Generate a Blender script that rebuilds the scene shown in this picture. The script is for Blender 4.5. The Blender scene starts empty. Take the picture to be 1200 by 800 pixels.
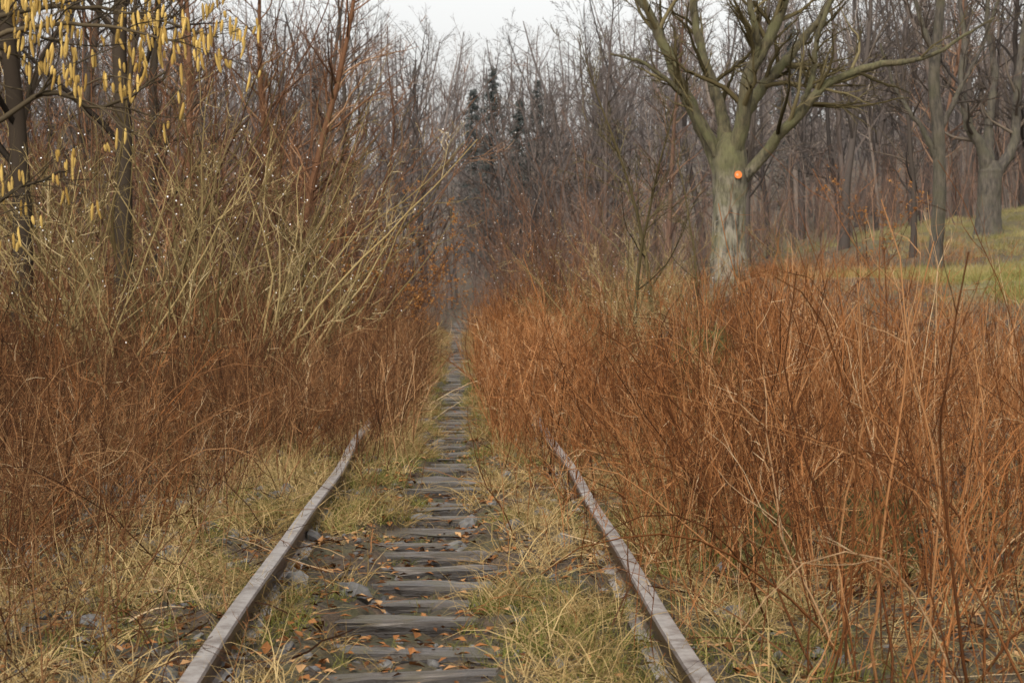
import bpy, math
import numpy as np
from mathutils import Vector
rng = np.random.default_rng(11)
scene = bpy.context.scene
scene.view_settings.view_transform = 'Standard'
scene.view_settings.look = 'None'
scene.view_settings.exposure = 0

# ------------------------------------------------------------------ terrain
def sm(a, b, x):
    t = np.clip((np.asarray(x, float) - a) / (b - a), 0, 1)
    return t * t * (3 - 2 * t)
def wob(y):
    y = np.asarray(y, float)
    return 0.009 * np.sin(y * 0.55) + 0.005 * np.sin(y * 1.27 + 1) + 0.03*np.sin(y*0.11+0.4)*sm(15,40,y)
_ky = np.arange(0, 130, .45); _wl = rng.uniform(.10, .46, len(_ky)); _wr = rng.uniform(.06, .30, len(_ky))
def edgeL(y): return np.interp(y, _ky, _wl) * (1 - .6 * sm(10, 24, y)) + .06
def edgeR(y): return np.interp(y, _ky, _wr) * (1 - .35 * sm(10, 26, y)) + .0
def outside(x, y, m=.0):
    return np.maximum(sm(-.06 - m, .10 - m, -x - edgeL(y)), sm(-.06 - m, .10 - m, x - edgeR(y)))
def H(x, y):
    x = np.asarray(x, float); y = np.asarray(y, float)
    h = 1.5 * sm(1.6, 7.5, x) * sm(14, 50, y)
    h = h + 3.0 * sm(6, 24, x) * sm(40, 90, y)
    h = h + 0.35 * sm(1.8, 4.5, -x) * sm(10, 40, y)
    h = h + 15 * sm(100, 270, y) + 6 * sm(20, 120, np.abs(x)) * sm(60, 200, y)
    b = (np.sin(x * 1.3 + y * .5) * np.cos(y * .9 - x * .4) * .07 + np.sin(x * 3.1 + 1.3) * np.cos(y * 2.3 + x) * .035)
    h = h + b * sm(1.0, 2.5, np.abs(x))
    c = -0.045 + 0.085 * outside(x, y) + .016 * np.sin(x * 9 + y * 5) * np.sin(y * 7 - x * 3)
    c = c - 0.02 * (sm(.55, .66, np.abs(x)) - sm(.84, .95, np.abs(x)))
    c = c - 0.05 * sm(1.05, 1.7, np.abs(x))
    c = c + .19 * sm(19.5, 25, y + .8 * np.sin(y) - np.where(x > 0, 0, .8)) * sm(.38, .68, np.abs(x)) * (1 - .5 * sm(1.2, 2.5, np.abs(x)))
    return h + c

# ------------------------------------------------------------------ geometry helpers
def norm(v):
    return v / np.maximum(np.linalg.norm(v, axis=-1, keepdims=True), 1e-9)

class Geo:
    def __init__(s):
        s.v = []; s.q = []; s.m = []; s.r = []; s.n = 0
    def add(s, V, Q, mat=0, rnd=None):
        V = V.reshape(-1, 3)
        s.v.append(V); s.q.append(Q.reshape(-1, 4) + s.n)
        s.m.append(np.full(len(Q.reshape(-1, 4)), mat, np.int32))
        s.r.append(np.zeros(len(V)) if rnd is None else rnd.reshape(-1)); s.n += len(V)
    def mesh(s, name, mats, smooth=True):
        V = np.concatenate(s.v).astype(np.float32); Q = np.concatenate(s.q).astype(np.int32)
        me = bpy.data.meshes.new(name)
        me.vertices.add(len(V)); me.vertices.foreach_set("co", V.ravel())
        me.loops.add(Q.size); me.loops.foreach_set("vertex_index", Q.ravel())
        me.polygons.add(len(Q))
        me.polygons.foreach_set("loop_start", np.arange(0, Q.size, 4, dtype=np.int32))
        me.polygons.foreach_set("loop_total", np.full(len(Q), 4, np.int32))
        me.polygons.foreach_set("material_index", np.concatenate(s.m))
        me.polygons.foreach_set("use_smooth", np.full(len(Q), smooth))
        for m in mats: me.materials.append(m)
        a = me.attributes.new("rnd", 'FLOAT', 'POINT')
        a.data.foreach_set("value", np.concatenate(s.r).astype(np.float32))
        me.update(calc_edges=True)
        return me

def tubes(g, P, R, sides=3, mat=0, rnd=None):
    N, K, _ = P.shape
    T = np.empty_like(P); T[:, 1:-1] = P[:, 2:] - P[:, :-2]; T[:, 0] = P[:, 1] - P[:, 0]; T[:, -1] = P[:, -1] - P[:, -2]
    T = norm(T); mt = norm(T.mean(1))
    ref = np.tile(np.array([.31, .94, .12]), (N, 1)); ref[np.abs((mt * norm(ref)).sum(1)) > .85] = [1, 0, 0]
    n = norm(np.cross(T, ref[:, None, :])); b = np.cross(T, n)
    a = np.arange(sides) * 2 * math.pi / sides
    V = P[:, :, None] + R[:, :, None, None] * (np.cos(a)[None, None, :, None] * n[:, :, None] + np.sin(a)[None, None, :, None] * b[:, :, None])
    base = (np.arange(N) * K * sides)[:, None, None]; kk = (np.arange(K - 1) * sides)[None, :, None]; j = np.arange(sides)[None, None, :]; j2 = (j + 1) % sides
    Q = np.stack([base + kk + j, base + kk + j2, base + kk + sides + j2, base + kk + sides + j], -1)
    if rnd is None: rnd = rng.random(N)
    g.add(V, Q, mat, np.repeat(rnd, K * sides))

def ribs(g, P, R, mat=0, rnd=None):      # thin flat twigs
    N, K, _ = P.shape
    side = norm(np.cross(norm(P[:, -1] - P[:, 0]), rng.normal(size=(N, 3))))
    w = 1.3 * R[:, :, None] * side[:, None]
    V = np.stack([P - w, P + w], 2)
    base = (np.arange(N) * K * 2)[:, None]; k = (np.arange(K - 1) * 2)[None]
    Q = np.stack([base + k, base + k + 1, base + k + 3, base + k + 2], -1)
    if rnd is None: rnd = rng.random(N)
    g.add(V, Q, mat, np.repeat(rnd, K * 2))
def ribbons(g, P, W, mat=0, rnd=None):
    ribs(g, P, W[:, None] * np.linspace(1, .15, P.shape[1])[None], mat, rnd)

def leaves(g, C, L, Wd, mat=0, D=None, flat=0, rnd=None):
    N = len(C)
    if D is None:
        D = rng.normal(size=(N, 3)); D[:, 2] *= (1 - flat)
    D = norm(D); r = rng.normal(size=(N, 3))
    if flat: r = r * (1 - flat) + np.array([0, 0, 1.]) * flat * 2
    S = norm(np.cross(D, r)); U = np.cross(S, D)
    L = np.broadcast_to(L, (N,))[:, None]; Wd = np.broadcast_to(Wd, (N,))[:, None]
    V = np.stack([C - D * L * .5, C + S * Wd * .5 + U * Wd * .2, C + D * L * .5, C - S * Wd * .5 + U * Wd * .25], 1)
    Q = np.arange(N * 4).reshape(N, 4)
    if rnd is None: rnd = rng.random(N)
    g.add(V, Q, mat, np.repeat(rnd, 4))

def grow(S, D, L, K=5, wander=.15, up=0.):
    N = len(S); P = np.zeros((N, K, 3)); P[:, 0] = S; d = norm(D); L = np.broadcast_to(L, (N,)); seg = (L / (K - 1))[:, None]
    ups = np.broadcast_to(up, (K,)) if np.ndim(up) < 2 else up
    for k in range(1, K):
        P[:, k] = P[:, k - 1] + d * seg
        u = ups[k] if np.ndim(ups) == 1 else ups[:, k][:, None]
        d = norm(d + rng.normal(0, wander, (N, 3)) + np.array([0, 0, 1.]) * u)
    return P
def tap(R0, K, end=.3):
    return np.broadcast_to(R0, (len(R0),))[:, None] * np.linspace(1, end, K)[None]
def kids(P, R, n, t0, t1, ang, lf, rf, K=5, wander=.15, up=0., end=.3, rmin=0., tl=.6, angs=.2):
    N, KK, _ = P.shape
    t = rng.uniform(t0, t1, (N, n)); f = t * (KK - 1); i = np.clip(f.astype(int), 0, KK - 2); u = (f - i)[..., None]
    r_ = np.arange(N)[:, None]; a = P[r_, i]; b = P[r_, i + 1]
    S = (a + (b - a) * u).reshape(-1, 3); T = norm(b - a).reshape(-1, 3)
    ra = (R[r_, i] * (1 - u[..., 0]) + R[r_, i + 1] * u[..., 0]).reshape(-1)
    perp = norm(np.cross(T, rng.normal(size=T.shape))); an = rng.normal(ang, angs, len(T))[:, None]
    D = T * np.cos(an) + perp * np.sin(an)
    Lp = np.linalg.norm(P[:, 1:] - P[:, :-1], axis=-1).sum(1)
    L = (Lp[:, None] * lf * (1 - tl * t) * rng.uniform(.6, 1.35, (N, n))).reshape(-1)
    P2 = grow(S, D, L, K, wander, up); R2 = tap(np.maximum(ra * rf, rmin), K, end)
    return P2, R2
def rep(r, n, j=.12):
    return np.clip(np.repeat(r, n) + rng.normal(0, j, len(r) * n), 0, 1)

def spline(pts, K=14):
    p = np.array(pts, float); p = np.vstack([2 * p[0] - p[1], p, 2 * p[-1] - p[-2]]); n = len(p) - 3
    out = []
    for t in np.linspace(0, n - 1e-6, K):
        i = int(t); u = t - i; a, b, c, d = p[i:i + 4]
        out.append(.5 * ((2 * b) + (-a + c) * u + (2 * a - 5 * b + 4 * c - d) * u * u + (-a + 3 * b - 3 * c + d) * u ** 3))
    o = np.array(out); return o[:, :3], np.maximum(o[:, 3], .004)

def obj(name, me, loc=(0, 0, 0), rz=0., s=1., parent=None, link=True):
    o = bpy.data.objects.new(name, me)
    o.location = loc; o.rotation_euler = (0, 0, rz); o.scale = (s, s, s) if np.isscalar(s) else s
    if link: scene.collection.objects.link(o)
    if parent: o.parent = parent
    return o

# ------------------------------------------------------------------ materials
def newmat(name):
    m = bpy.data.materials.new(name); m.use_nodes = True; nt = m.node_tree
    return m, nt, nt.nodes["Principled BSDF"]
def ramp(nt, stops):
    r = nt.nodes.new('ShaderNodeValToRGB'); e = r.color_ramp.elements
    while len(e) < len(stops): e.new(.5)
    for k, (p, c) in enumerate(stops):
        e[k].position = p; e[k].color = (*c, 1)
    return r
def math_(nt, op, a, b=None, clamp=False):
    n = nt.nodes.new('ShaderNodeMath'); n.operation = op; n.use_clamp = clamp
    for k, x in enumerate((a, b)):
        if x is None: continue
        if isinstance(x, (int, float)): n.inputs[k].default_value = x
        else: nt.links.new(x, n.inputs[k])
    return n.outputs[0]
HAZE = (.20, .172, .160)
def mixc(nt, f, a, b):
    n = nt.nodes.new('ShaderNodeMix'); n.data_type = 'RGBA'
    for s_, x in ((n.inputs[0], f), (n.inputs[6], a), (n.inputs[7], b)):
        if isinstance(x, (int, float)): s_.default_value = x
        elif isinstance(x, tuple): s_.default_value = (*x, 1)
        else: nt.links.new(x, s_)
    return n.outputs[2]
def noise(nt, scale, detail=3, vec=None, rough=.6):
    n = nt.nodes.new('ShaderNodeTexNoise'); n.inputs['Scale'].default_value = scale; n.inputs['Detail'].default_value = detail; n.inputs['Roughness'].default_value = rough
    if vec is None:
        vec = nt.nodes.new('ShaderNodeNewGeometry').outputs['Position']
    nt.links.new(vec, n.inputs['Vector']); return n.outputs[0]
def hazed(nt, c, haze):  # distance haze painted into the base colour, stronger with world Y
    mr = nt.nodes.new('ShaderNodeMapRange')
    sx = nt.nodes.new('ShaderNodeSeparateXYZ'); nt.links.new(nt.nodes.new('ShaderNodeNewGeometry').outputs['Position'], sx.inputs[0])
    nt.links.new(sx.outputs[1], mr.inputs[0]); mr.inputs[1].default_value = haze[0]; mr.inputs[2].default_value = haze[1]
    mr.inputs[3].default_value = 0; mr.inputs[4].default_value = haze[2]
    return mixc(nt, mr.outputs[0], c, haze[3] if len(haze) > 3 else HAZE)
def twigmat(name, stops, wr=1., wo=0, wn=0, nscale=.6, haze=None, k=1.):
    m = bpy.data.materials.new(name); m.use_nodes = True; nt = m.node_tree
    nt.nodes.remove(nt.nodes["Principled BSDF"]); p = nt.nodes.new('ShaderNodeBsdfDiffuse'); nt.links.new(p.outputs[0], nt.nodes["Material Output"].inputs[0])
    at = nt.nodes.new('ShaderNodeAttribute'); at.attribute_name = 'rnd'
    f = math_(nt, 'MULTIPLY', at.outputs['Fac'], wr)
    if wo:
        oi = nt.nodes.new('ShaderNodeObjectInfo'); f = math_(nt, 'ADD', f, math_(nt, 'MULTIPLY', oi.outputs['Random'], wo))
    if wn:
        nz = noise(nt, nscale, 1); nz = math_(nt, 'MULTIPLY_ADD', nz, 2.0); nz.node.inputs[2].default_value = -.5
        f = math_(nt, 'ADD', f, math_(nt, 'MULTIPLY', nz, wn), True)
    r = ramp(nt, [(q, tuple(v * k for v in c)) for q, c in stops]); nt.links.new(f, r.inputs[0]); c = r.outputs[0]
    if haze: c = hazed(nt, c, haze)
    nt.links.new(c, p.inputs['Color'])
    return m

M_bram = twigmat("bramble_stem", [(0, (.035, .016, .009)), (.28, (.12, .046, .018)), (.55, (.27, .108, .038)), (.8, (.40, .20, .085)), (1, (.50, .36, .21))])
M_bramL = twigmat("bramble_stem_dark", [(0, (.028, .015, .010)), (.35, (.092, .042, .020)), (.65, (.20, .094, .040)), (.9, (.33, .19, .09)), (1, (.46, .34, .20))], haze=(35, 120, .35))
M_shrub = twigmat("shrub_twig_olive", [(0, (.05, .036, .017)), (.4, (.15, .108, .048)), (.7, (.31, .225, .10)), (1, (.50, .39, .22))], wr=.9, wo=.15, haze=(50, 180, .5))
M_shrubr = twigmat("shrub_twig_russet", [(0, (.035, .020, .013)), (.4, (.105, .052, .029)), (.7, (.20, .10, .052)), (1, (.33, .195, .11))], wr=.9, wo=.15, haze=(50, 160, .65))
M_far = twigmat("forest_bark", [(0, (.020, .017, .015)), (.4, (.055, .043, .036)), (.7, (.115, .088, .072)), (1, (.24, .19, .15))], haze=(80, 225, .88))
M_dark = twigmat("dark_bark", [(0, (.018, .014, .011)), (.5, (.048, .036, .026)), (1, (.12, .09, .06))], haze=(40, 140, .5))
M_leafo = twigmat("withered_leaves", [(0, (.15, .06, .018)), (.5, (.30, .12, .035)), (1, (.44, .23, .08))])
M_straw = twigmat("dry_grass_blade", [(0, (.045, .038, .014)), (.22, (.11, .08, .03)), (.5, (.24, .160, .062)), (1, (.46, .33, .155))], nscale=1.3, wn=.6, wr=.55, wo=.1)
M_green = twigmat("green_grass_blade", [(0, (.045, .052, .012)), (.5, (.12, .12, .028)), (1, (.26, .225, .075))], wr=.9, wo=.1)
M_meadow = twigmat("meadow_blade", [(0, (.09, .095, .028)), (.5, (.20, .18, .06)), (1, (.38, .30, .13))], nscale=.4, wn=.6, wr=.5, wo=.1, haze=(50, 150, .4))
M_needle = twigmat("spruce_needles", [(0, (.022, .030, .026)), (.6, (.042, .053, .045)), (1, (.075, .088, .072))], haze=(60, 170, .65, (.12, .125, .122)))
M_litter = twigmat("fallen_leaf", [(0, (.04, .02, .011)), (.35, (.12, .052, .022)), (.75, (.26, .11, .040)), (1, (.42, .25, .12))])
M_catkin = twigmat("catkin", [(0, (.28, .17, .045)), (1, (.58, .39, .12))])
M_hazel = twigmat("hazel_bark", [(0, (.03, .024, .016)), (1, (.10, .075, .045))])
M_glint, nt, p = newmat("droplet_glint"); p.inputs['Base Color'].default_value = (.75, .72, .68, 1); p.inputs['Roughness'].default_value = .3  # pale flecks standing in for the sparkle of water drops on twigs

def barkmat(name, a, b, moss, scale=6, mossamt=.5, stretch=.25, haze=None, crown=None):
    m, nt, p = newmat(name)
    tc = nt.nodes.new('ShaderNodeTexCoord'); mp = nt.nodes.new('ShaderNodeMapping'); mp.inputs['Scale'].default_value = (1, 1, stretch)
    nt.links.new(tc.outputs['Object'], mp.inputs[0])
    n1 = noise(nt, scale * 2.2, 6, mp.outputs[0], .7); n2 = noise(nt, scale * .35, 5, tc.outputs['Object'])
    r = ramp(nt, [(.38, a), (.60, b)]); nt.links.new(n1, r.inputs[0]); col = r.outputs[0]
    if crown:
        rc = ramp(nt, [(.35, crown[0]), (.65, crown[1])]); nt.links.new(n1, rc.inputs[0])
        sx = nt.nodes.new('ShaderNodeSeparateXYZ'); nt.links.new(tc.outputs['Object'], sx.inputs[0])
        zz = math_(nt, 'ADD', sx.outputs[2], math_(nt, 'MULTIPLY', n2, 1.6))
        mr = nt.nodes.new('ShaderNodeMapRange'); nt.links.new(zz, mr.inputs[0]); mr.inputs[1].default_value = 2.2; mr.inputs[2].default_value = 4.0
        col = mixc(nt, mr.outputs[0], col, rc.outputs[0])
    r2 = ramp(nt, [(.62 - mossamt * .3, (0, 0, 0)), (.75 - mossamt * .2, (1, 1, 1))]); nt.links.new(n2, r2.inputs[0])
    c = mixc(nt, math_(nt, 'MULTIPLY', r2.outputs[0], .7), col, moss)
    if haze: c = hazed(nt, c, haze)
    nt.links.new(c, p.inputs['Base Color']); p.inputs['Roughness'].default_value = .85
    bp = nt.nodes.new('ShaderNodeBump'); bp.inputs['Strength'].default_value = 1; bp.inputs['Distance'].default_value = .07
    nt.links.new(n1, bp.inputs['Height']); nt.links.new(bp.outputs[0], p.inputs['Normal'])
    return m
M_oldbark = barkmat("lichen_bark", (.04, .034, .024), (.28, .245, .18), (.12, .115, .045), 5, .55, crown=((.028, .022, .011), (.135, .108, .052)))
M_limb = twigmat("lichen_branch", [(0, (.03, .024, .012)), (.5, (.08, .062, .03)), (1, (.18, .145, .075))])
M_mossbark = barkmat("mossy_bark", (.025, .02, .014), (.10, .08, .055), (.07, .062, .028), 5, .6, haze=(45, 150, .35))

# ground
M_ground, nt, p = newmat("leaf_litter_soil")
n1 = noise(nt, 26, 6, rough=.7); n2 = noise(nt, .55, 3); n3 = noise(nt, 3.2, 3)
r1 = ramp(nt, [(.3, (.022, .015, .010)), (.48, (.06, .038, .022)), (.62, (.12, .075, .042)), (.78, (.23, .16, .09))]); nt.links.new(n1, r1.inputs[0])
r2 = ramp(nt, [(.3, (.025, .03, .010)), (.7, (.10, .10, .03))]); nt.links.new(n1, r2.inputs[0])
fm = ramp(nt, [(.46, (0, 0, 0)), (.58, (1, 1, 1))]); nt.links.new(n3, fm.inputs[0])
c1 = mixc(nt, math_(nt, 'MULTIPLY', fm.outputs[0], .7), r1.outputs[0], r2.outputs[0])
r3 = ramp(nt, [(.3, (.07, .042, .022)), (.6, (.17, .11, .055))]); nt.links.new(n1, r3.inputs[0])
f2 = ramp(nt, [(.42, (0, 0, 0)), (.6, (1, 1, 1))]); nt.links.new(n2, f2.inputs[0])
c2 = mixc(nt, math_(nt, 'MULTIPLY', f2.outputs[0], .4), c1, r3.outputs[0])
att = nt.nodes.new('ShaderNodeAttribute'); att.attribute_name = 'meadow'
mg = ramp(nt, [(.3, (.12, .11, .035)), (.7, (.24, .19, .075))]); nt.links.new(n3, mg.inputs[0])
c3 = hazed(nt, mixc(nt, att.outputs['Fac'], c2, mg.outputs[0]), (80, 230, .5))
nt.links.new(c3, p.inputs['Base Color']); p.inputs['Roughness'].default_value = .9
bp = nt.nodes.new('ShaderNodeBump'); bp.inputs['Strength'].default_value = 1; bp.inputs['Distance'].default_value = .04
nt.links.new(n1, bp.inputs['Height']); nt.links.new(bp.outputs[0], p.inputs['Normal'])

# ------------------------------------------------------------------ ground sheet
xs = np.concatenate([-np.geomspace(500, 3, 60), np.linspace(-2.9, 2.9, 130), np.geomspace(3, 500, 60)])
ys = np.concatenate([np.linspace(-60, 4, 12), np.arange(4.2, 30, .06), np.arange(30, 60, .25), np.geomspace(60, 900, 80)])
X, Y = np.meshgrid(xs, ys, indexing='xy')
Z = H(X, Y) + rng.normal(0, .010, X.shape) * (Y < 60)
g = Geo(); nx = len(xs); ny = len(ys)
ii, jj = np.meshgrid(np.arange(ny - 1), np.arange(nx - 1), indexing='ij'); b0 = ii * nx + jj
g.add(np.stack([X, Y, Z], -1), np.stack([b0, b0 + 1, b0 + nx + 1, b0 + nx], -1))
me = g.mesh("ground", [M_ground])
def meadow(x, y):
    return sm(7.6, 9.2, x + .5 * np.sin(y * .4)) * sm(34, 39, y) * (1 - sm(56, 64, y)) + sm(13, 17, x) * sm(60, 68, y) * (1 - sm(110, 130, y)) * .5
a = me.attributes.new("meadow", 'FLOAT', 'POINT'); a.data.foreach_set("value", np.clip(meadow(X, Y), 0, 1).astype(np.float32).ravel())
obj("ground", me)

# ------------------------------------------------------------------ railway track
track = bpy.data.objects.new("railway_track", None); scene.collection.objects.link(track)
M_rail, nt, p = newmat("rusty_rail")
n1 = noise(nt, 9, 6, rough=.7); n2 = noise(nt, 90, 3)
geo = nt.nodes.new('ShaderNodeNewGeometry'); sx = nt.nodes.new('ShaderNodeSeparateXYZ'); nt.links.new(geo.outputs['Normal'], sx.inputs[0])
r1 = ramp(nt, [(.3, (.022, .013, .009)), (.55, (.06, .032, .02)), (.75, (.12, .07, .045))]); nt.links.new(n1, r1.inputs[0])
r2 = ramp(nt, [(.3, (.08, .05, .035)), (.42, (.18, .14, .11)), (.58, (.34, .30, .265)), (.72, (.20, .13, .085))]); nt.links.new(n1, r2.inputs[0])
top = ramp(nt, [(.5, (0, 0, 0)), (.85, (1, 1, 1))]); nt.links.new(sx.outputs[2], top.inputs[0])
nt.links.new(mixc(nt, top.outputs[0], r1.outputs[0], r2.outputs[0]), p.inputs['Base Color'])  # weathered rusty head painted lighter as if lit, sides darkened like shade
p.inputs['Roughness'].default_value = .4; p.inputs['Metallic'].default_value = .3
bp = nt.nodes.new('ShaderNodeBump'); bp.inputs['Strength'].default_value = .5; bp.inputs['Distance'].default_value = .003
nt.links.new(n2, bp.inputs['Height']); nt.links.new(bp.outputs[0], p.inputs['Normal'])
prof = [(-.062, .02), (-.062, .032), (-.018, .045), (-.008, .06), (-.008, .125), (-.032, .137), (-.034, .164), (-.028, .172), (-.012, .174),
        (.012, .174), (.028, .172), (.034, .164), (.032, .137), (.008, .125), (.008, .06), (.018, .045), (.062, .032), (.062, .02)]
yr = np.arange(3, 115, .15)
for nm, sx_ in (("rail_left", -.7525), ("rail_right", .7525)):
    g = Geo(); pr = np.array(prof); np_ = len(pr); N = len(yr)
    V = np.zeros((N, np_, 3)); V[..., 0] = sx_ + wob(yr)[:, None] + pr[None, :, 0]; V[..., 1] = yr[:, None]
    V[..., 2] = pr[None, :, 1] - .006 + .006 * np.sin(yr * .8 + sx_)[:, None]
    i, j = np.meshgrid(np.arange(N - 1), np.arange(np_), indexing='ij'); j2 = (j + 1) % np_
    g.add(V, np.stack([i * np_ + j, i * np_ + j2, (i + 1) * np_ + j2, (i + 1) * np_ + j], -1))
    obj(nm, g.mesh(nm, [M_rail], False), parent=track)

M_wood, nt, p = newmat("weathered_sleeper_wood")
geo = nt.nodes.new('ShaderNodeNewGeometry'); mp = nt.nodes.new('ShaderNodeMapping'); mp.inputs['Scale'].default_value = (.8, 14, 14)
nt.links.new(geo.outputs['Position'], mp.inputs[0])
n1 = noise(nt, 4, 6, mp.outputs[0], .7); n2 = noise(nt, 5, 4)
at = nt.nodes.new('ShaderNodeAttribute'); at.attribute_name = 'rnd'
r1 = ramp(nt, [(.34, (.018, .014, .011)), (.47, (.07, .054, .041)), (.6, (.17, .14, .115)), (.78, (.33, .295, .25))]); nt.links.new(n1, r1.inputs[0])
fm = ramp(nt, [(.46, (0, 0, 0)), (.6, (1, 1, 1))]); nt.links.new(n2, fm.inputs[0])
c = mixc(nt, math_(nt, 'MULTIPLY', fm.outputs[0], .75), r1.outputs[0], (.075, .06, .024))
c = mixc(nt, math_(nt, 'MULTIPLY', at.outputs['Fac'], .6), c, (.05, .034, .02))
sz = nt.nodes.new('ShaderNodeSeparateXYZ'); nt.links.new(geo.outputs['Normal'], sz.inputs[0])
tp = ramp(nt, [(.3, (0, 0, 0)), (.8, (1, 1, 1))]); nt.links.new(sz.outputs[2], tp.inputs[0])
c = mixc(nt, tp.outputs[0], (.025, .018, .013), c)  # front and side faces darkened in colour to stand in for shade
nt.links.new(c, p.inputs['Base Color']); p.inputs['Roughness'].default_value = .4
bp = nt.nodes.new('ShaderNodeBump'); bp.inputs['Strength'].default_value = .9; bp.inputs['Distance'].default_value = .014
nt.links.new(n1, bp.inputs['Height']); nt.links.new(bp.outputs[0], p.inputs['Normal'])
g = Geo()
pr = np.array([(-.10, -.15), (-.103, -.02), (-.094, -.004), (-.05, .002), (0, 0), (.05, .002), (.094, -.004), (.103, -.02), (.10, -.15)])
yy = 4.2
while yy < 112:
    K = 16; t = np.linspace(-1.25, 1.25, K) + rng.normal(0, .03)
    ang = rng.normal(0, .035); tilt = rng.normal(0, .015); wsc = rng.uniform(.65, 1.15); dz = rng.normal(.002, .015)
    V = np.zeros((K, 9, 3))
    V[..., 0] = t[:, None] + wob(yy); V[..., 1] = yy + pr[None, :, 0] * wsc + ang * t[:, None] + rng.normal(0, .007, (K, 9))
    V[..., 2] = pr[None, :, 1] + dz + tilt * t[:, None] + rng.normal(0, .005, (K, 9))
    i, j = np.meshgrid(np.arange(K - 1), np.arange(8), indexing='ij')
    g.add(V, np.stack([i * 9 + j, i * 9 + j + 1, (i + 1) * 9 + j + 1, (i + 1) * 9 + j], -1), 0, np.full(K * 9, rng.random() ** 1.3))
    yy += .6 + rng.normal(0, .05)
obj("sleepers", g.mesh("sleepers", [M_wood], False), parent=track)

# ------------------------------------------------------------------ scatter
def scatter(name, meshes, x, y, scl, z=None, tilt=.08, rz=None, zs=1.0, sink=.02):
    col = bpy.data.collections.new(name + "_parts")
    for k, m in enumerate(meshes):
        col.objects.link(bpy.data.objects.new(name + "_piece", m))
    N = len(x); z = H(x, y) - sink if z is None else z
    me = bpy.data.meshes.new(name); me.vertices.add(N)
    me.vertices.foreach_set("co", np.stack([x, y, z], -1).astype(np.float32).ravel())
    rot = np.stack([rng.normal(0, tilt, N), rng.normal(0, tilt, N), rng.uniform(0, 6.283, N) if rz is None else rz], -1)
    sv = np.stack([scl, scl, scl * zs], -1)
    for nm, arr in (("rot", rot), ("scl", sv)):
        a = me.attributes.new(nm, 'FLOAT_VECTOR', 'POINT'); a.data.foreach_set("vector", arr.astype(np.float32).ravel())
    a = me.attributes.new("idx", 'INT', 'POINT'); a.data.foreach_set("value", rng.integers(0, len(meshes), N).astype(np.int32))
    o = obj(name, me)
    ng = bpy.data.node_groups.new(name + "_scatter", 'GeometryNodeTree')
    ng.interface.new_socket("Geometry", in_out='INPUT', socket_type='NodeSocketGeometry')
    ng.interface.new_socket("Geometry", in_out='OUTPUT', socket_type='NodeSocketGeometry')
    nd = ng.nodes; gi = nd.new('NodeGroupInput'); go = nd.new('NodeGroupOutput')
    ci = nd.new('GeometryNodeCollectionInfo'); ci.inputs[0].default_value = col; ci.inputs[1].default_value = True; ci.inputs[2].default_value = True
    ip = nd.new('GeometryNodeInstanceOnPoints'); ip.inputs['Pick Instance'].default_value = True
    def na(n, t):
        q = nd.new('GeometryNodeInputNamedAttribute'); q.data_type = t; q.inputs[0].default_value = n; return q.outputs[0]
    e = nd.new('FunctionNodeEulerToRotation'); L = ng.links.new
    L(na("rot", 'FLOAT_VECTOR'), e.inputs[0]); L(e.outputs[0], ip.inputs['Rotation'])
    L(na("scl", 'FLOAT_VECTOR'), ip.inputs['Scale']); L(na("idx", 'INT'), ip.inputs['Instance Index'])
    L(gi.outputs[0], ip.inputs['Points']); L(ci.outputs[0], ip.inputs['Instance']); L(ip.outputs[0], go.inputs[0])
    md = o.modifiers.new("scatter", 'NODES'); md.node_group = ng
    return o
def sample(n, x0, x1, y0, y1, pf):
    x = rng.uniform(x0, x1, n); y = rng.uniform(y0, y1, n); k = rng.random(n) < pf(x, y)
    return x[k], y[k]

# ---- bramble / tall-herb stems, grown where they stand
def nz2(x, y, f=1., ph=0.):
    return (np.sin(x * 1.7 * f + y * .8 * f + ph) * np.sin(y * 1.1 * f - x * .6 * f + ph * 2) + .6 * np.sin(x * 4.1 * f - y * 2.3 * f + ph) * np.sin(y * 3.3 * f + x * 1.9 * f)) 
def stems(g, x, y, h, far=False, arch=0., nk=4, n2=1, lean=.22, amax=.40):
    n = len(x); S = np.stack([x, y, H(x, y) - .02], -1)
    D = rng.normal(0, lean, (n, 3)); D[:, 2] = 1
    rr = np.clip(rng.beta(1.3, 1.6, n) * .85 + .12 * nz2(x, y, .6, 2) + .05, 0, 1)
    K = 6 if far else 10
    A = np.where(rng.random(n) < .24 + arch, rng.uniform(.08, amax, n), 0)
    ups = .05 - A[:, None] * np.linspace(0, 1.6, K)[None]
    D = D + rng.normal(0, 1, (n, 3)) * np.array([1, 1, 0]) * A[:, None] * 1.3
    P = grow(S, D, h * (1 + .8 * A), K, .125, ups)
    R = tap(rng.uniform(.0024, .0058, n) * (1 + .25 * far) * np.clip(h, .6, 1.3), K, .35)
    (ribs if far else tubes)(g, P, R, rnd=rr)
    P1, R1 = kids(P, R, nk, .25, .97, .72, .42, .55, 4 if far else 6, .18, .06, rmin=.0014, angs=.3); r1 = rep(rr, nk)
    (ribs if far else tubes)(g, P1, R1, rnd=r1)
    if n2:
        P2, R2 = kids(P1, R1, n2, .15, .9, .75, .55, .8, 3, .2, .03, rmin=.0012, angs=.3); ribs(g, P2, R2, rnd=rep(r1, n2))
def tallshoots(n): return np.where(rng.random(n) < .08, 1.35, 1.)
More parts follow.
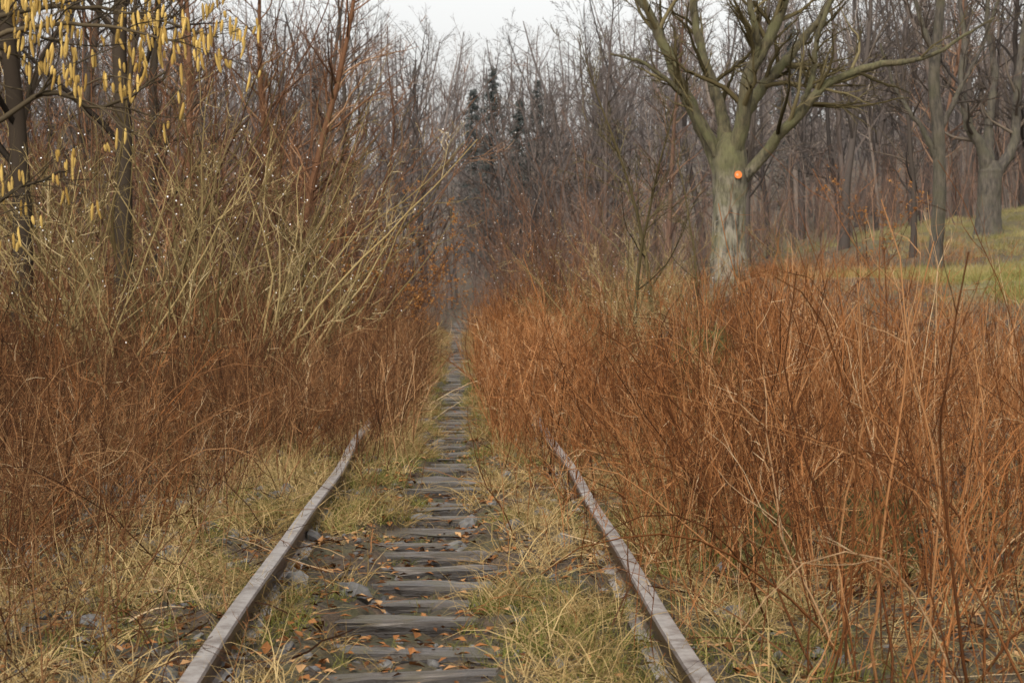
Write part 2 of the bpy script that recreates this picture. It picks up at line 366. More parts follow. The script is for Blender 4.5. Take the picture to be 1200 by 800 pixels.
def denR(x, y):
    near = .06 * sm(.1, .3, x) * (y > 9) + .30 * sm(.42, .65, x) * sm(7.2, 9.5, y) + .15 * sm(.35, .6, x) * sm(11, 14, y) + .32 * sm(.85, 1.2, x)
    far = .07 * sm(.08, .25, x) + 1.0 * sm(.28, .50, x)
    t = sm(13, 18, y); d = near * (1 - t) + far * t
    return np.clip(d * np.clip(.75 + .75 * nz2(x, y), .2, 1.3), 0, 1) * (1 - sm(.1, .6, meadow(x, y)))
def hR(x, y):
    return .9 * (.66 + .34 * sm(.5, 1.5, x)) * (1 - .3 * sm(4, 8, x) - .3 * sm(4, 6, x) * sm(18, 30, y)) * (1 + .36 * nz2(x, y, .5, 1)) * rng.uniform(.4, 1.3, len(x)) * tallshoots(len(x)) * (1 + .35 * sm(35, 70, y) * (x < 3))
g = Geo()
x, y = sample(9000, .1, 7, 5.2, 24, lambda x, y: denR(x, y) * (x < .27 * y + 1.2)); k = ~((x < 1.1) & (y < 7.2)); x = x[k]; y = y[k]
stems(g, x, y, hR(x, y), nk=5)
x, y = sample(150, 1.1, 4, 7.2, 15, lambda x, y: x < .27 * y + 1); stems(g, x, y, rng.uniform(.6, 1.1, len(x)), arch=1., lean=.5, nk=3)
x, y = sample(36000, .1, 20, 24, 80, lambda x, y: denR(x, y) * (x < .26 * y + 1) * (1 - .4 * sm(24, 60, y)))
stems(g, x, y, hR(x, y), True, nk=4, n2=1)
x, y = sample(1500, .3, 1.3, 15, 34, lambda x, y: .9 * sm(15, 20, y)); stems(g, x, y, rng.uniform(.4, .95, len(x)), True, nk=5)
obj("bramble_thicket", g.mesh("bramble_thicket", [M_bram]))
def denL(x, y):
    u = -x
    near = .04 * sm(.3, .5, u) + .20 * sm(.82, .95, u) + .5 * sm(1.1, 1.8, u)
    far = .06 * sm(.08, .25, u) + 1.0 * sm(.36, .65, u)
    t = sm(12, 19, y); return np.clip((near * (1 - t) + far * t) * np.clip(.8 + .7 * nz2(x, y, 1, 3), .15, 1.3), 0, 1)
def hL(x, y):
    return (.5 + .5 * sm(.6, 2.0, -x)) * (.66 + .34 * sm(8, 15, y)) * (1 + .32 * nz2(x, y, .5, 4)) * rng.uniform(.45, 1.3, len(x)) * tallshoots(len(x)) * (1 + .3 * sm(35, 70, y))
g = Geo()
x, y = sample(9400, -6.5, -.2, 5.2, 24, lambda x, y: denL(x, y) * (-x < .22 * y + 1.2))
stems(g, x, y, hL(x, y), arch=.1, nk=5)
x, y = sample(110, -3, -1.2, 6.5, 12, lambda x, y: 1); stems(g, x, y, rng.uniform(.6, 1.1, len(x)), arch=1., lean=.6, nk=3)
x, y = sample(36000, -18, -.1, 24, 80, lambda x, y: denL(x, y) * (-x < .22 * y + 1) * (1 - .4 * sm(24, 60, y)))
stems(g, x, y, hL(x, y), True, nk=4, n2=1)
x, y = sample(1500, -1.3, -.33, 16, 34, lambda x, y: .9 * sm(16, 20, y)); stems(g, x, y, rng.uniform(.4, .9, len(x)), True, nk=5)
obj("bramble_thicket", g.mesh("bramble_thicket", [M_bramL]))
g = Geo(); x, y = sample(9000, -5, 6, 5, 30, lambda x, y: outside(x, y) * np.where(np.abs(x) > 1, .9, .25)); n = len(x)
D = rng.normal(0, 1, (n, 3)); D[:, 2] = rng.uniform(0, .45, n)
P = grow(np.stack([x, y, H(x, y) + .02], -1), D, rng.uniform(.15, .6, n), 5, .12, -.03)
ribs(g, P, tap(rng.uniform(.0015, .0035, n), 5, .5)); obj("fallen_twigs", g.mesh("fallen_twigs", [M_bramL]))

# ---- grass
def grass(mat, n, L0, L1, rad, wid, droop, spread=.6):
    g = Geo(); S = np.zeros((n, 3)); a = rng.uniform(0, 6.28, n); r = rad * np.sqrt(rng.random(n)); S[:, 0] = r * np.cos(a); S[:, 1] = r * np.sin(a)
    D = rng.normal(0, spread, (n, 3)); D[:, 2] = 1
    P = grow(S, D, rng.uniform(L0, L1, n), 5, .12, np.linspace(0, -droop, 5)); P[..., 2] = np.maximum(P[..., 2], .004 + .01 * rng.random(P.shape[:2]))
    ribbons(g, P, rng.uniform(.5, 1.2, n) * wid)
    return g.mesh("grass_tuft", [mat], False)
gs = [grass(M_straw, 34, .10, .34, .10, .0020, .6, .75) for _ in range(6)]
gg = [grass(M_green, 46, .04, .13, .09, .002, .3, .5) for _ in range(4)]
def dg(x, y):
    cl = np.clip(.38 + .6 * nz2(x, y, 1.1, 5), .05, 1)
    rail = 1 - .5 * (sm(.60, .68, np.abs(x)) - sm(.82, .9, np.abs(x)))
    return np.clip(.13 + outside(x, y, -.02) * cl * rail * (1 - .65 * sm(.95, 1.8, np.abs(x))), 0, 1)
xa, ya = sample(6600, -3.2, 3.2, 5, 26, dg)
xb, yb = sample(3400, -1.6, 1.6, 26, 75, dg)
x = np.r_[xa, xb]; y = np.r_[ya, yb]
scatter("dry_grass", gs, x, y, rng.uniform(.4, 1.1, len(x)) * (1 - .45 * (outside(x, y) < .5)), tilt=.15, sink=.005)
xa, ya = sample(6200, -1.5, 1.5, 5, 45, lambda x, y: (.30 + .8 * dg(x, y)) * (nz2(x, y, .8, 7) > -.35))
scatter("green_grass", gg, xa, ya, rng.uniform(.5, 1.1, len(xa)) * (.65 + .35 * outside(xa, ya)), sink=.005)
gm = [grass(M_meadow, 50, .08, .25, .28, .005, .3, .5) for _ in range(3)]
xa, ya = sample(5000, 6.5, 24, 32, 110, lambda x, y: meadow(x, y) * (x < .27 * y + 1))
scatter("meadow_grass", gm, xa, ya, rng.uniform(.7, 1.3, len(xa)), sink=.01)
gt = [grass(M_straw, 36, .2, .55, .2, .0024, .35, .4) for _ in range(4)]
xa, ya = sample(1900, -9, 11, 7, 60, lambda x, y: (np.abs(x) > 1.1) * (np.abs(x) < .26 * y + 1) * (.04 + .55 * (nz2(x, y, .5, 8) > .4)))
scatter("tall_dry_grass", gt, xa, ya, rng.uniform(.6, 1.2, len(xa)), sink=.01)

x, y = sample(32000, -4, 4, 5, 26, lambda x, y: .3 + .7 * (nz2(x, y, .9, 9) > -.1))
n = len(x); g = Geo(); L = rng.uniform(.02, .065, n)
leaves(g, np.stack([x, y, H(x, y) + rng.uniform(.005, .04, n)], -1), L, L * .6, 0, flat=.75)
obj("fallen_leaves", g.mesh("fallen_leaves", [M_litter], False))

M_stone, nt, p = newmat("ballast_stone")
n1 = noise(nt, 12, 4); r1 = ramp(nt, [(.35, (.04, .036, .032)), (.6, (.13, .12, .11)), (.75, (.08, .085, .03))]); nt.links.new(n1, r1.inputs[0])
nt.links.new(r1.outputs[0], p.inputs['Base Color']); p.inputs['Roughness'].default_value = .6
def rock(sub=8):
    g = Geo(); u = np.linspace(0, 2 * math.pi, sub + 1)[:-1]; v = np.linspace(-math.pi / 2, math.pi / 2, 6)
    U, Vv = np.meshgrid(u, v); P = np.stack([np.cos(Vv) * np.cos(U), np.cos(Vv) * np.sin(U) * .8, np.sin(Vv) * .6], -1)
    P *= (1 + rng.normal(0, .14, P.shape[:2]))[..., None]; P[0] = P[0].mean(0); P[-1] = P[-1].mean(0)
    i, j = np.meshgrid(np.arange(5), np.arange(sub), indexing='ij'); j2 = (j + 1) % sub
    g.add(P, np.stack([i * sub + j, i * sub + j2, (i + 1) * sub + j2, (i + 1) * sub + j], -1))
    return g.mesh("stone", [M_stone], False)
x, y = sample(4500, -2.2, 1.6, 5, 26, lambda x, y: .25 + .75 * (x < -.9))
scatter("ballast_stones", [rock() for _ in range(4)], x, y, rng.uniform(.008, .035, len(x)) * (1 + 1.6 * (rng.random(len(x)) < .06)), tilt=.5, sink=-.005)

# ------------------------------------------------------------------ shrubs
def shrub(mat, n=12, h=3.2, spread=.4, r=.015, lv=(6, 4, 3), rad=.25, leafmat=None, leafp=.0, arch=-.02, tw=.0026, glint=0):
    g = Geo(); S = np.zeros((n, 3)); a = rng.uniform(0, 6.28, n); q = rad * np.sqrt(rng.random(n)); S[:, 0] = q * np.cos(a); S[:, 1] = q * np.sin(a)
    D = np.stack([np.cos(a) * spread, np.sin(a) * spread, np.ones(n)], -1) + rng.normal(0, .2, (n, 3))
    rr = rng.random(n) * .6 + .1
    P = grow(S, D, h * rng.uniform(.5, 1.15, n), 12, .10, arch + .01); R = tap(rng.uniform(.5, 1.2, n) * r, 12, .25); tubes(g, P, R, 5, rnd=rr)
    P, R = kids(P, R, lv[0], .15, .97, .6, .42, .6, 7, .13, .05, rmin=tw * 1.4); rr = rep(rr, lv[0]); tubes(g, P, R, 3, rnd=rr)
    P, R = kids(P, R, lv[1], .15, .97, .65, .45, .65, 5, .15, .05, rmin=tw); rr = rep(rr, lv[1], .2); ribs(g, P, R, rnd=rr)
    P, R = kids(P, R, lv[2], .15, .95, .65, .5, .7, 4, .15, .03, rmin=tw * .75); ribs(g, P, R, rnd=rep(rr, lv[2], .2))
    mats = [mat]
    if leafmat:
        k = rng.random(len(P)) < leafp; C = P[k][:, 1:].reshape(-1, 3); leaves(g, C, rng.uniform(.04, .08, len(C)), .035, 1); mats.append(leafmat)
    elif glint:
        k = rng.random(len(P)) < glint; leaves(g, P[k, -1], .018, .016, 1); mats.append(M_glint)
    return g.mesh("shrub", mats)
sO = [shrub(M_shrub, glint=.06) for _ in range(4)]
sR = [shrub(M_shrubr, 11, 3.4, .32, .015, glint=.05) for _ in range(4)]
sB = [shrub(M_shrubr, 10, 2.6, .35, .012, leafmat=M_leafo, leafp=.4) for _ in range(3)]
sS = [shrub(M_bram, 9, 1.25, .45, .007, lv=(6, 4, 2), rad=.15, tw=.0015) for _ in range(3)]
def put(name, me, x, y, s=1., rz=None, sink=.1):
    return obj(name, me, (x, y, float(H(x, y)) - sink), rng.uniform(0, 6.28) if rz is None else rz, s)
for x, y, s, k in [(-2.9, 21, 1.05, 0), (-3.7, 22.5, 1.05, 1), (-2.5, 25, 1.15, 2), (-3.3, 27, 1.3, 3), (-2.2, 30, 1.2, 0), (-3.0, 33, 1.45, 1), (-4.4, 25, 1.15, 2), (-4.9, 30, 1.3, 3), (-1.9, 34, 1.2, 3)]:
    put("bare_shrub", sO[k], x, y, s)
for x, y, s, k in [(-2.2, 38, 1.3, 0), (-3.2, 41, 1.7, 1), (-2.0, 46, 1.3, 2), (-3.2, 50, 2.0, 3), (-2.0, 56, 1.4, 0), (-5.5, 38, 1.7, 1), (-6.5, 34, 1.5, 2), (-5.0, 46, 2.1, 3), (-7.5, 44, 2.1, 0), (-4.2, 36, 1.6, 2), (-3.8, 56, 2.2, 1)]:
    put("russet_shrub", sR[k], x, y, s)
for x, y, s, k in [(-1.6, 41, .9, 0), (-1.5, 49, 1.0, 1), (-1.8, 60, 1.4, 2), (-1.5, 70, 1.4, 0), (-2.5, 80, 1.7, 1), (2.6, 84, 1.5, 2), (.3, 92, 1.0, 0), (-.6, 96, 1.2, 1)]:
    put("beech_shrub", sB[k], x, y, s)
for x, y, s, k in [(2.2, 52, 1.1, 0), (2.6, 60, 1.4, 1), (2.0, 66, 1.4, 2), (3.2, 72, 1.9, 3), (2.4, 78, 1.9, 0), (4.2, 80, 2.0, 1), (1.8, 74, 1.5, 1)]:
    put("russet_shrub", sR[k], x, y, s)
for x, y, s, k in [(2.3, 31, .75, 1), (3.0, 36, .8, 2), (1.8, 40, .65, 3), (3.4, 42, .8, 0), (3.4, 46, .9, 0), (7.6, 52, .7, 2), (2.6, 34, .65, 3), (1.7, 27, .5, 0), (4.3, 40, .75, 1)]:
    put("bare_shrub", sO[k], x, y, s)
for x, y, s, k in [(1.15, 12.5, .8, 0), (1.5, 9.6, .75, 1), (1.9, 13.5, 1., 2), (2.6, 15, 1.1, 0), (1.2, 16, .9, 1), (.95, 10.6, .6, 2), (3.2, 18, 1.1, 2), (1.6, 20, 1., 0), (2.4, 10.5, .9, 1), (3.9, 20, 1.1, 1), (2.1, 23, 1.1, 2), (4.6, 25, 1., 0), (1.05, 19, .8, 0), (5.4, 27, 1.1, 2), (.75, 14.2, .55, 1),
                   (-1.7, 13, .85, 0), (-2.3, 15.5, 1., 1), (-1.3, 17, .8, 2), (-3.0, 17.5, 1.1, 0), (-2.1, 10.5, .75, 2), (-1.5, 20, .9, 1)]:
    put("bramble_bush", sS[k], x, y, s, sink=.03)
put("oak_sapling", shrub(M_shrubr, 7, 3.0, .45, .02, leafmat=M_leafo, leafp=.25, lv=(8, 5, 3)), 11.0, 62, 1.1)

def und(x, y):
    left = (x < -3.2) * np.where(y < 60, .7, 1.)
    right = ((x > 3.5) & (y > 60) & ~((x > 4.5) & (y < 84))) * 1.
    return np.maximum(np.where(x < 0, left, right), ((y > 104) & (np.abs(x) > .5)) * 1.) * ((x > -.24 * y - 1) & (x < .27 * y + 1))
g = Geo(); x, y = sample(3800, -26, 30, 38, 125, und)
n = len(x); D = rng.normal(0, .22, (n, 3)); D[:, 2] = 1
P = grow(np.stack([x, y, H(x, y) - .1], -1), D, rng.uniform(1.6, 4.5, n) * np.where((x < 0) & (y < 95), 1.75, 1), 8, .08, 0.); R = tap(rng.uniform(.008, .02, n), 8, .3); rr = rng.random(n) * .85; ribs(g, P, R, rnd=rr)
P, R = kids(P, R, 9, .15, .97, .5, .36, .6, 5, .12, .05, rmin=.005); r1 = rep(rr, 9); ribs(g, P, R, rnd=r1)
P, R = kids(P, R, 4, .15, .97, .5, .5, .6, 3, .12, .04, rmin=.0035); ribs(g, P, R, rnd=rep(r1, 4))
obj("woodland_undergrowth", g.mesh("woodland_undergrowth", [M_shrubr]))

# ------------------------------------------------------------------ trees
g = Geo(); x, y = sample(2300, -62, 75, 95, 240, lambda x, y: (x > -.235 * y - 3) * (x < .27 * y + 3) * ((y > 112) | (np.abs(x) > 5)) * (.95 - .4 * sm(120, 240, y)) * np.clip(.8 + .5 * nz2(x, y, .12, 3), .25, 1))
n = len(x); D = rng.normal(0, .08, (n, 3)); D[:, 2] = 1; h = rng.uniform(5.5, 15.0, n) + 3.5 * sm(6, 22, np.abs(x - 6)) * rng.random(n)
rr = np.clip(rng.beta(1.2, 2.2, n) + .1 * nz2(x, y, .15), 0, 1)
P = grow(np.stack([x, y, H(x, y) - .2], -1), D, h, 10, .07, .04); R = tap(h * rng.uniform(.005, .018, n), 10, .15); tubes(g, P, R, 5, rnd=rr)
P, R = kids(P, R, 20, .18, .98, .75, .34, .4, 6, .14, .06, end=.25, rmin=.014, tl=.6); r1 = rep(rr, 20); ribs(g, P, R, rnd=r1)
P, R = kids(P, R, 5, .15, .98, .6, .46, .5, 4, .14, .04, rmin=.010); r1 = rep(r1, 5); ribs(g, P, R, rnd=r1)
P, R = kids(P, R, 3, .15, .98, .6, .55, .6, 3, .14, .02, rmin=.008); ribs(g, P, R, rnd=rep(r1, 3))
obj("distant_forest", g.mesh("distant_forest", [M_far]))

def tree(mat, h=15, r=.17, n1=30, n2=6, n3=4, t0=.25, ang=.8, lf=.28, tw=.008, lean=.05, crook=.05, sides=7, K=12, up=.06):
    g = Geo(); D = np.array([[rng.normal(0, lean), rng.normal(0, lean), 1.]])
    P = grow(np.zeros((1, 3)), D, h, K, crook, .05); R = tap(np.array([r]), K, .12); R = R * (1 + .35 * np.exp(-np.arange(K) * 2.))[None]
    tubes(g, P, R, sides, rnd=np.array([.45]))
    P, R = kids(P, R, n1, t0, .98, ang, lf, .42, 8, .12, up, end=.2, rmin=tw * 1.8, tl=.65); tubes(g, P, R, 4)
    P, R = kids(P, R, n2, .15, .98, .6, .42, .5, 5, .15, .04, rmin=tw * 1.2); ribs(g, P, R)
    P, R = kids(P, R, n3, .15, .98, .6, .5, .6, 4, .15, .02, rmin=tw); ribs(g, P, R)
    return g.mesh("tree", [mat])
mt = [tree(M_dark, 11, .13, 28, 6, 5, t0=.2, tw=.004, crook=.07), tree(M_dark, 12, .15, 30, 6, 5, t0=.25, tw=.004, crook=.08), tree(M_shrubr, 9, .09, 30, 7, 5, t0=.15, tw=.0035, crook=.09)]
for x, y, k, s in [(-4.8, 26, 0, 1), (-4.55, 32, 1, 1.), (-2.8, 41, 2, 1.0), (-5.6, 44, 0, 1), (-8.2, 42, 1, 1.1), (-6.0, 52, 2, 1.2), (-9, 56, 0, 1.2), (-4.2, 62, 2, 1.1), (-7, 68, 1, 1.1), (-11, 72, 0, 1.2), (-13, 64, 1, 1.2), (-4.8, 78, 0, 1.2), (-4.0, 52, 2, 1.15), (-3.4, 68, 0, 1.0), (-6.8, 60, 2, 1.3)]:
    put("alder_tree", mt[k], x, y, s)
for x, y, k, s in [(8, 88, 2, 1.3), (11, 92, 0, 1.3), (14.5, 88, 1, 1.2), (20, 92, 0, 1.3), (9.9, 80, 0, 1.1), (15.5, 76, 2, 1.2), (13.6, 70, 0, .8)]:
    put("alder_tree", mt[k], x, y, s)

st = tree(M_limb, 4.2, .032, 26, 6, 4, t0=.12, ang=.6, lf=.3, tw=.0022, lean=.03)
put("young_ash_tree", st, 2.28, 30, 1.0); put("young_ash_tree", st, 2.9, 35, 1.25); put("young_ash_tree", st, 3.9, 38, .9)

def bigtree(name, limbs, x, y, barkm, limbm, twigm, ns=(12, 7, 5), tw=.004, lf=.34):
    g = Geo(); SP = []; SR = []
    for k, l in enumerate(limbs):
        K = 36; P, R = spline(l, K)
        if k > 0:
            w = np.cumsum(rng.normal(0, .014, P.shape), 0); P = P + w; R = R * (.9 + rng.normal(0, .06, K))
        else: R = R * (1 + rng.normal(0, .02, K))
        tubes(g, P[None], R[None], 16 if k == 0 else 10, 0 if k == 0 else 1)
        if k > 0: SP.append(P); SR.append(R)
    P = np.array(SP); R = np.array(SR)
    P, R = kids(P, R, ns[0], .25, .99, .75, lf, .45, 9, .16, .03, end=.2, rmin=tw * 2, tl=.5); tubes(g, P, R, 5, 2)
    P, R = kids(P, R, ns[1], .15, .98, .6, .42, .5, 6, .16, .0, rmin=tw * 1.3); tubes(g, P, R, 3, 2)
    P, R = kids(P, R, ns[2], .15, .98, .6, .45, .6, 4, .14, -.03, rmin=tw); ribs(g, P, R, 2)
    return obj(name, g.mesh(name, [barkm, limbm, twigm]), (x, y, float(H(x, y))))
limbs = [
 [(.10, 0, -.5, .62), (.03, 0, .2, .46), (-.02, 0, 1.0, .37), (.0, 0, 1.8, .36), (.02, 0, 2.4, .38), (.02, 0, 2.95, .36), (.05, 0, 3.4, .2)],
 [(-.08, 0, 2.3, .22), (-.5, .2, 3.4, .18), (-1.0, .4, 4.4, .15), (-1.5, .5, 5.6, .12), (-2.2, .7, 7, .09), (-2.6, .8, 8.8, .04)],
 [(.05, 0, 2.6, .24), (.2, -.2, 3.5, .19), (.35, -.3, 4.6, .16), (.9, -.4, 5.7, .13), (1.3, -.5, 7.2, .09), (1.4, -.4, 9.2, .04)],
 [(.12, 0, 2.2, .17), (.7, -.3, 2.95, .135), (1.3, -.6, 3.6, .12), (2.0, -.8, 4.35, .10), (3.0, -1, 4.7, .08), (4.2, -1.2, 4.9, .05), (5.5, -1.2, 5.6, .025)],
 [(.08, 0, 2.8, .2), (.6, .5, 4.1, .15), (1.5, .9, 5.2, .11), (2.3, 1.2, 6.2, .08), (3.0, 1.3, 8.0, .04)],
 [(-.02, 0, 2.7, .2), (-.1, .4, 4.0, .15), (-.5, .8, 5.2, .12), (-.7, 1, 6.5, .09), (-.9, 1, 9, .04)],
 [(-.15, 0, 2.6, .10), (-.9, -.3, 3.9, .07), (-1.7, -.5, 4.6, .045), (-2.6, -.6, 4.8, .025)],
 [(.4, -.25, 4.4, .11), (.5, -.5, 5.2, .09), (.3, -.7, 6.2, .07), (.4, -.8, 8, .04)],
 [(1.3, -.6, 3.6, .09), (1.6, -.5, 4.4, .075), (1.8, -.5, 5.6, .06), (2.5, -.5, 7.5, .03)],
]
bigtree("old_oak_tree", limbs, 5.8, 50, M_oldbark, M_oldbark, M_limb)
M_or, nt, p = newmat("orange_paint"); p.inputs['Base Color'].default_value = (.72, .17, .02, 1); p.inputs['Roughness'].default_value = .6
M_wh, nt, p = newmat("white_paint"); p.inputs['Base Color'].default_value = (.5, .35, .2, 1)
g = Geo()
def disc(g, c, r, th, mat, n=20):
    a = np.arange(n) * 2 * math.pi / n; ca, sa = np.cos(a), np.sin(a)
    rings = [(r, th / 2), (r, -th / 2 + .002), (r * .96, -th / 2), (r * .01, -th / 2)]
    V = np.stack([np.stack([c[0] + rr * ca, np.full(n, c[1] + yy), c[2] + rr * sa], -1) for rr, yy in rings])
    i, j = np.meshgrid(np.arange(3), np.arange(n), indexing='ij'); j2 = (j + 1) % n
    g.add(V, np.stack([i * n + j, i * n + j2, (i + 1) * n + j2, (i + 1) * n + j], -1), mat)
zt = float(H(5.8, 50))
disc(g, (0, 0, 0), .08, .012, 0); disc(g, (-.02, -.008, 0), .025, .008, 1, 12)
obj("trail_marker_sign", g.mesh("trail_marker_sign", [M_or, M_wh], False), (5.94, 50 - .42, zt + 2.5))

limbs2 = [
 [(0, 0, -.4, .6), (0, 0, .3, .45), (.02, 0, 1.2, .38), (.05, 0, 2.0, .38), (.05, 0, 2.4, .25)],
 [(0, 0, 1.8, .25), (-.3, -.1, 2.8, .2), (-.8, -.2, 3.6, .17), (-1.0, -.2, 4.8, .15), (-.9, -.1, 6.5, .1), (-1.3, 0, 9, .04)],
 [(.1, 0, 1.6, .22), (.7, .1, 2.6, .19), (1.0, .2, 3.6, .15), (1.1, .2, 5, .13), (1.5, .3, 8, .05)],
 [(.05, 0, 2.1, .2), (.1, .3, 3.4, .16), (.3, .5, 5.2, .13), (.1, .6, 7, .09), (.3, .5, 9.5, .04)],
]
bigtree("mossy_oak_tree", limbs2, 17.0, 75, M_mossbark, M_mossbark, M_dark, (12, 7, 5), .006)
limbs3 = [
 [(0, 0, -.4, .28), (0, 0, .5, .19), (.09, 0, 2, .17), (.05, 0, 3.6, .16), (-.06, 0, 5, .14), (.1, 0, 7, .11), (.1, 0, 10, .05)],
 [(0, 0, 2.9, .09), (-.5, 0, 3.8, .07), (-1.0, .2, 4.6, .05), (-1.5, .2, 5.8, .03)],
 [(0, 0, 3.4, .09), (.5, 0, 4.4, .07), (1.0, .2, 5.4, .05), (1.5, .2, 6.8, .03)],
 [(0, 0, 4.6, .1), (-.3, 0, 5.8, .08), (-.8, .2, 7.4, .05), (-1, .2, 9, .03)],
]
bigtree("lime_tree", limbs3, 12.05, 59, M_mossbark, M_mossbark, M_dark, (12, 7, 5), .005)

def spruce(h, w):
    g = Geo(); P = grow(np.zeros((1, 3)), np.array([[0, 0, 1.]]), h, 10, .01, 0); R = tap(np.array([h * .013]), 10, .1); tubes(g, P, R, 6, 0)
    n = 260; t = rng.uniform(.12, .99, n) ; L = w * (1 - t) ** .7 * rng.uniform(.4, 1.3, n) + .12; a = rng.uniform(0, 6.28, n)
    S = np.stack([np.zeros(n), np.zeros(n), t * h], -1); D = np.stack([np.cos(a), np.sin(a), np.full(n, .05)], -1)
    P = grow(S, D, L, 6, .05, np.linspace(-.25, .1, 6)); R = tap(np.full(n, .02), 6, .3); ribs(g, P, R, 0)
    q = 18; k = rng.uniform(.15, 1, (n, q)) * 5; i = np.clip(k.astype(int), 0, 4); u = (k - i)[..., None]; r_ = np.arange(n)[:, None]
    C = (P[r_, i] * (1 - u) + P[r_, i + 1] * u).reshape(-1, 3); C = C + rng.normal(0, .06, C.shape); C[:, 2] -= .08
    DD = np.repeat(D, q, 0) + rng.normal(0, .6, (n * q, 3)); DD[:, 2] -= .5
    leaves(g, C, rng.uniform(.12, .28, len(C)), .055, 1, DD)
    return g.mesh("spruce_tree", [M_dark, M_needle], False)
sp = [spruce(12.5, 1.7), spruce(11.3, 1.8)]
for x, y, k, s in [(1.9, 130, 0, 1.0), (3.3, 124, 1, .93), (4.6, 136, 0, .9), (.9, 140, 1, 1.), (17.5, 124, 1, 1.0), (-9, 150, 0, 1.0)]:
    put("spruce_tree", sp[k], x, y, s)

# ---- hazel with catkins
g = Geo()
hl = [
 [(-.0, 0, -.1, .03), (.1, 0, 1.0, .026), (.3, -.05, 1.6, .018), (.66, 0, 1.83, .010), (.85, .0, 1.92, .008), (1.02, .05, 1.88, .006), (1.2, .1, 2.0, .003)],
 [(-.1, 0, -.1, .035), (.0, .1, 1.2, .03), (.25, .15, 1.9, .016), (.7, .1, 2.14, .009), (1.0, .1, 2.18, .006), (1.28, .1, 2.14, .003)],
 [(-.1, .1, -.1, .035), (.0, .2, 1.4, .03), (.3, .3, 2.1, .016), (.75, .3, 2.28, .009), (1.1, .2, 2.26, .005), (1.38, .2, 2.18, .003)],
 [(-.05, -.1, -.1, .02), (.25, -.1, .9, .014), (.55, 0, 1.4, .008), (.7, 0, 1.62, .006), (.85, 0, 1.7, .003)],
 [(-.05, -.1, -.1, .03), (.1, .1, 1.4, .026), (.3, .2, 2.2, .016), (.7, .3, 2.38, .009), (1.15, .3, 2.4, .004)],
]
SP = []; SR = []
for l in hl:
    P, R = spline(l, 24); P = P + np.cumsum(rng.normal(0, .006, P.shape), 0); SP.append(P); SR.append(R)
P = np.array(SP); R = np.array(SR); tubes(g, P, R, 6)
P1, R1 = kids(P, R, 14, .5, 1, .7, .13, .5, 6, .16, .02, rmin=.0018, tl=.3); tubes(g, P1, R1, 4)
P2, R2 = kids(P1, R1, 4, .2, 1, .6, .55, .7, 5, .16, .0, rmin=.0013); tubes(g, P2, R2, 3)
ends = np.concatenate([P2[:, -1], P2[:, 2], P1[:, -1], P1[:, 3]]); ends = ends[(ends[:, 0] > .3) & (ends[:, 2] > 1.45) & (ends[:, 0] < 1.5)]
ends = ends[rng.random(len(ends)) < np.where(ends[:, 2] > 1.97, .42, .09)]
ends = np.repeat(ends, 2, 0) + rng.normal(0, .010, (len(ends) * 2, 3))
n = len(ends); Lc = rng.uniform(.022, .068, n)
Dn = np.tile([0, 0, -1.], (n, 1)) + rng.normal(0, .09, (n, 3))
P = grow(ends, Dn, Lc, 7, .06, 0); wv = np.array([.35, .85, 1., 1., .95, .8, .35])
tubes(g, P, rng.uniform(.0042, .0062, n)[:, None] * wv[None], 6, 1)
obj("hazel_tree", g.mesh("hazel_tree", [M_hazel, M_catkin]), (-2.12, 7.5, float(H(-2.12, 7.5))))

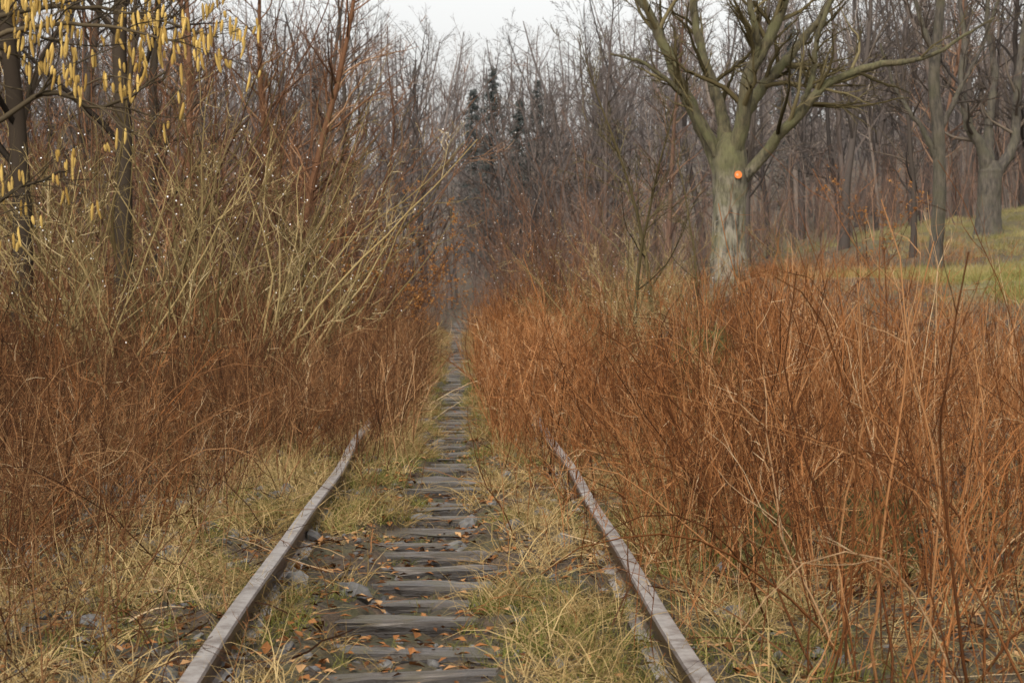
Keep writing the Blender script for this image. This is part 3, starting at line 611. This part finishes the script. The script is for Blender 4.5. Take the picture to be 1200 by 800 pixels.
# ---- mossy stumps
M_moss, nt, p = newmat("moss")
n1 = noise(nt, 30, 4); r1 = ramp(nt, [(.3, (.03, .027, .007)), (.55, (.10, .085, .018)), (.75, (.20, .16, .04))]); nt.links.new(n1, r1.inputs[0]); nt.links.new(r1.outputs[0], p.inputs['Base Color']); p.inputs['Roughness'].default_value = 1
bp = nt.nodes.new('ShaderNodeBump'); bp.inputs['Distance'].default_value = .03; nt.links.new(n1, bp.inputs['Height']); nt.links.new(bp.outputs[0], p.inputs['Normal'])
def stump():
    g = Geo(); nu, nv = 40, 20; u = np.arange(nu) * 2 * math.pi / nu; v = np.linspace(0, 1, nv)
    U, V_ = np.meshgrid(u, v)
    rad = np.where(V_ < .7, 1.15 - .35 * V_ / .7 + .25 * (1 - V_ / .7) ** 3, .8 * np.maximum(np.cos((V_ - .7) / .3 * math.pi / 2), 0) ** .6)
    rad = rad * (1 + .13 * np.sin(U * 5 + V_ * 2) * (1 - V_) + .06 * np.sin(U * 3 + 1 + V_ * 5)) * (1 + rng.normal(0, .02, U.shape)); z = np.minimum(V_ / .7, 1) + .2 * np.clip((V_ - .7) / .3, 0, 1) + .05 * np.sin(U * 3)
    P = np.stack([rad * np.cos(U), rad * np.sin(U), z], -1)
    i, j = np.meshgrid(np.arange(nv - 1), np.arange(nu), indexing='ij'); j2 = (j + 1) % nu
    g.add(P, np.stack([i * nu + j, i * nu + j2, (i + 1) * nu + j2, (i + 1) * nu + j], -1))
    n = 1800; k = rng.integers(0, nu * (nv - 1), n); leaves(g, P.reshape(-1, 3)[k] + rng.normal(0, .05, (n, 3)), .16, .05)
    return g.mesh("mossy_stump", [M_moss])
sm_ = stump()
for x, y, s in [(2.45, 23, (.32, .32, .72)), (2.1, 11.6, (.2, .2, .36)), (1.5, 11.0, (.12, .12, .3))]:
    o = put("mossy_stump", sm_, x, y, 1.0, sink=.05); o.scale = s

# ------------------------------------------------------------------ world, sun, camera
w = bpy.data.worlds.new("World"); scene.world = w; w.use_nodes = True; nt = w.node_tree
bg = nt.nodes["Background"]; sky = nt.nodes.new('ShaderNodeTexSky'); sky.sky_type = 'NISHITA'; sky.sun_disc = False
EL, AZ = math.radians(42), math.radians(200)
sky.sun_elevation = EL; sky.sun_rotation = AZ; sky.air_density = 1.5; sky.dust_density = 4
hs = nt.nodes.new('ShaderNodeHueSaturation'); hs.inputs['Saturation'].default_value = .08; hs.inputs['Value'].default_value = 1.6
nt.links.new(sky.outputs[0], hs.inputs['Color']); nt.links.new(hs.outputs[0], bg.inputs['Color']); bg.inputs['Strength'].default_value = .15
sd = bpy.data.lights.new("sun", 'SUN'); sd.energy = 1.3; sd.angle = math.radians(15); sd.color = (1, .90, .76)
so = bpy.data.objects.new("sun", sd); scene.collection.objects.link(so)
dirv = Vector((math.sin(AZ) * math.cos(EL), math.cos(AZ) * math.cos(EL), math.sin(EL)))
so.rotation_euler = dirv.to_track_quat('Z', 'Y').to_euler()

cd = bpy.data.cameras.new("camera"); cam = bpy.data.objects.new("camera", cd); scene.collection.objects.link(cam); scene.camera = cam
cd.sensor_width = 36; cd.lens = 82.7; cd.clip_end = 3000; cd.clip_start = .1
cam.location = (.03, 0, 1.29); cam.rotation_euler = (math.radians(90 - 1.16), 0, math.radians(-1.31))
cd.dof.use_dof = True; cd.dof.focus_distance = 13; cd.dof.aperture_fstop = 11
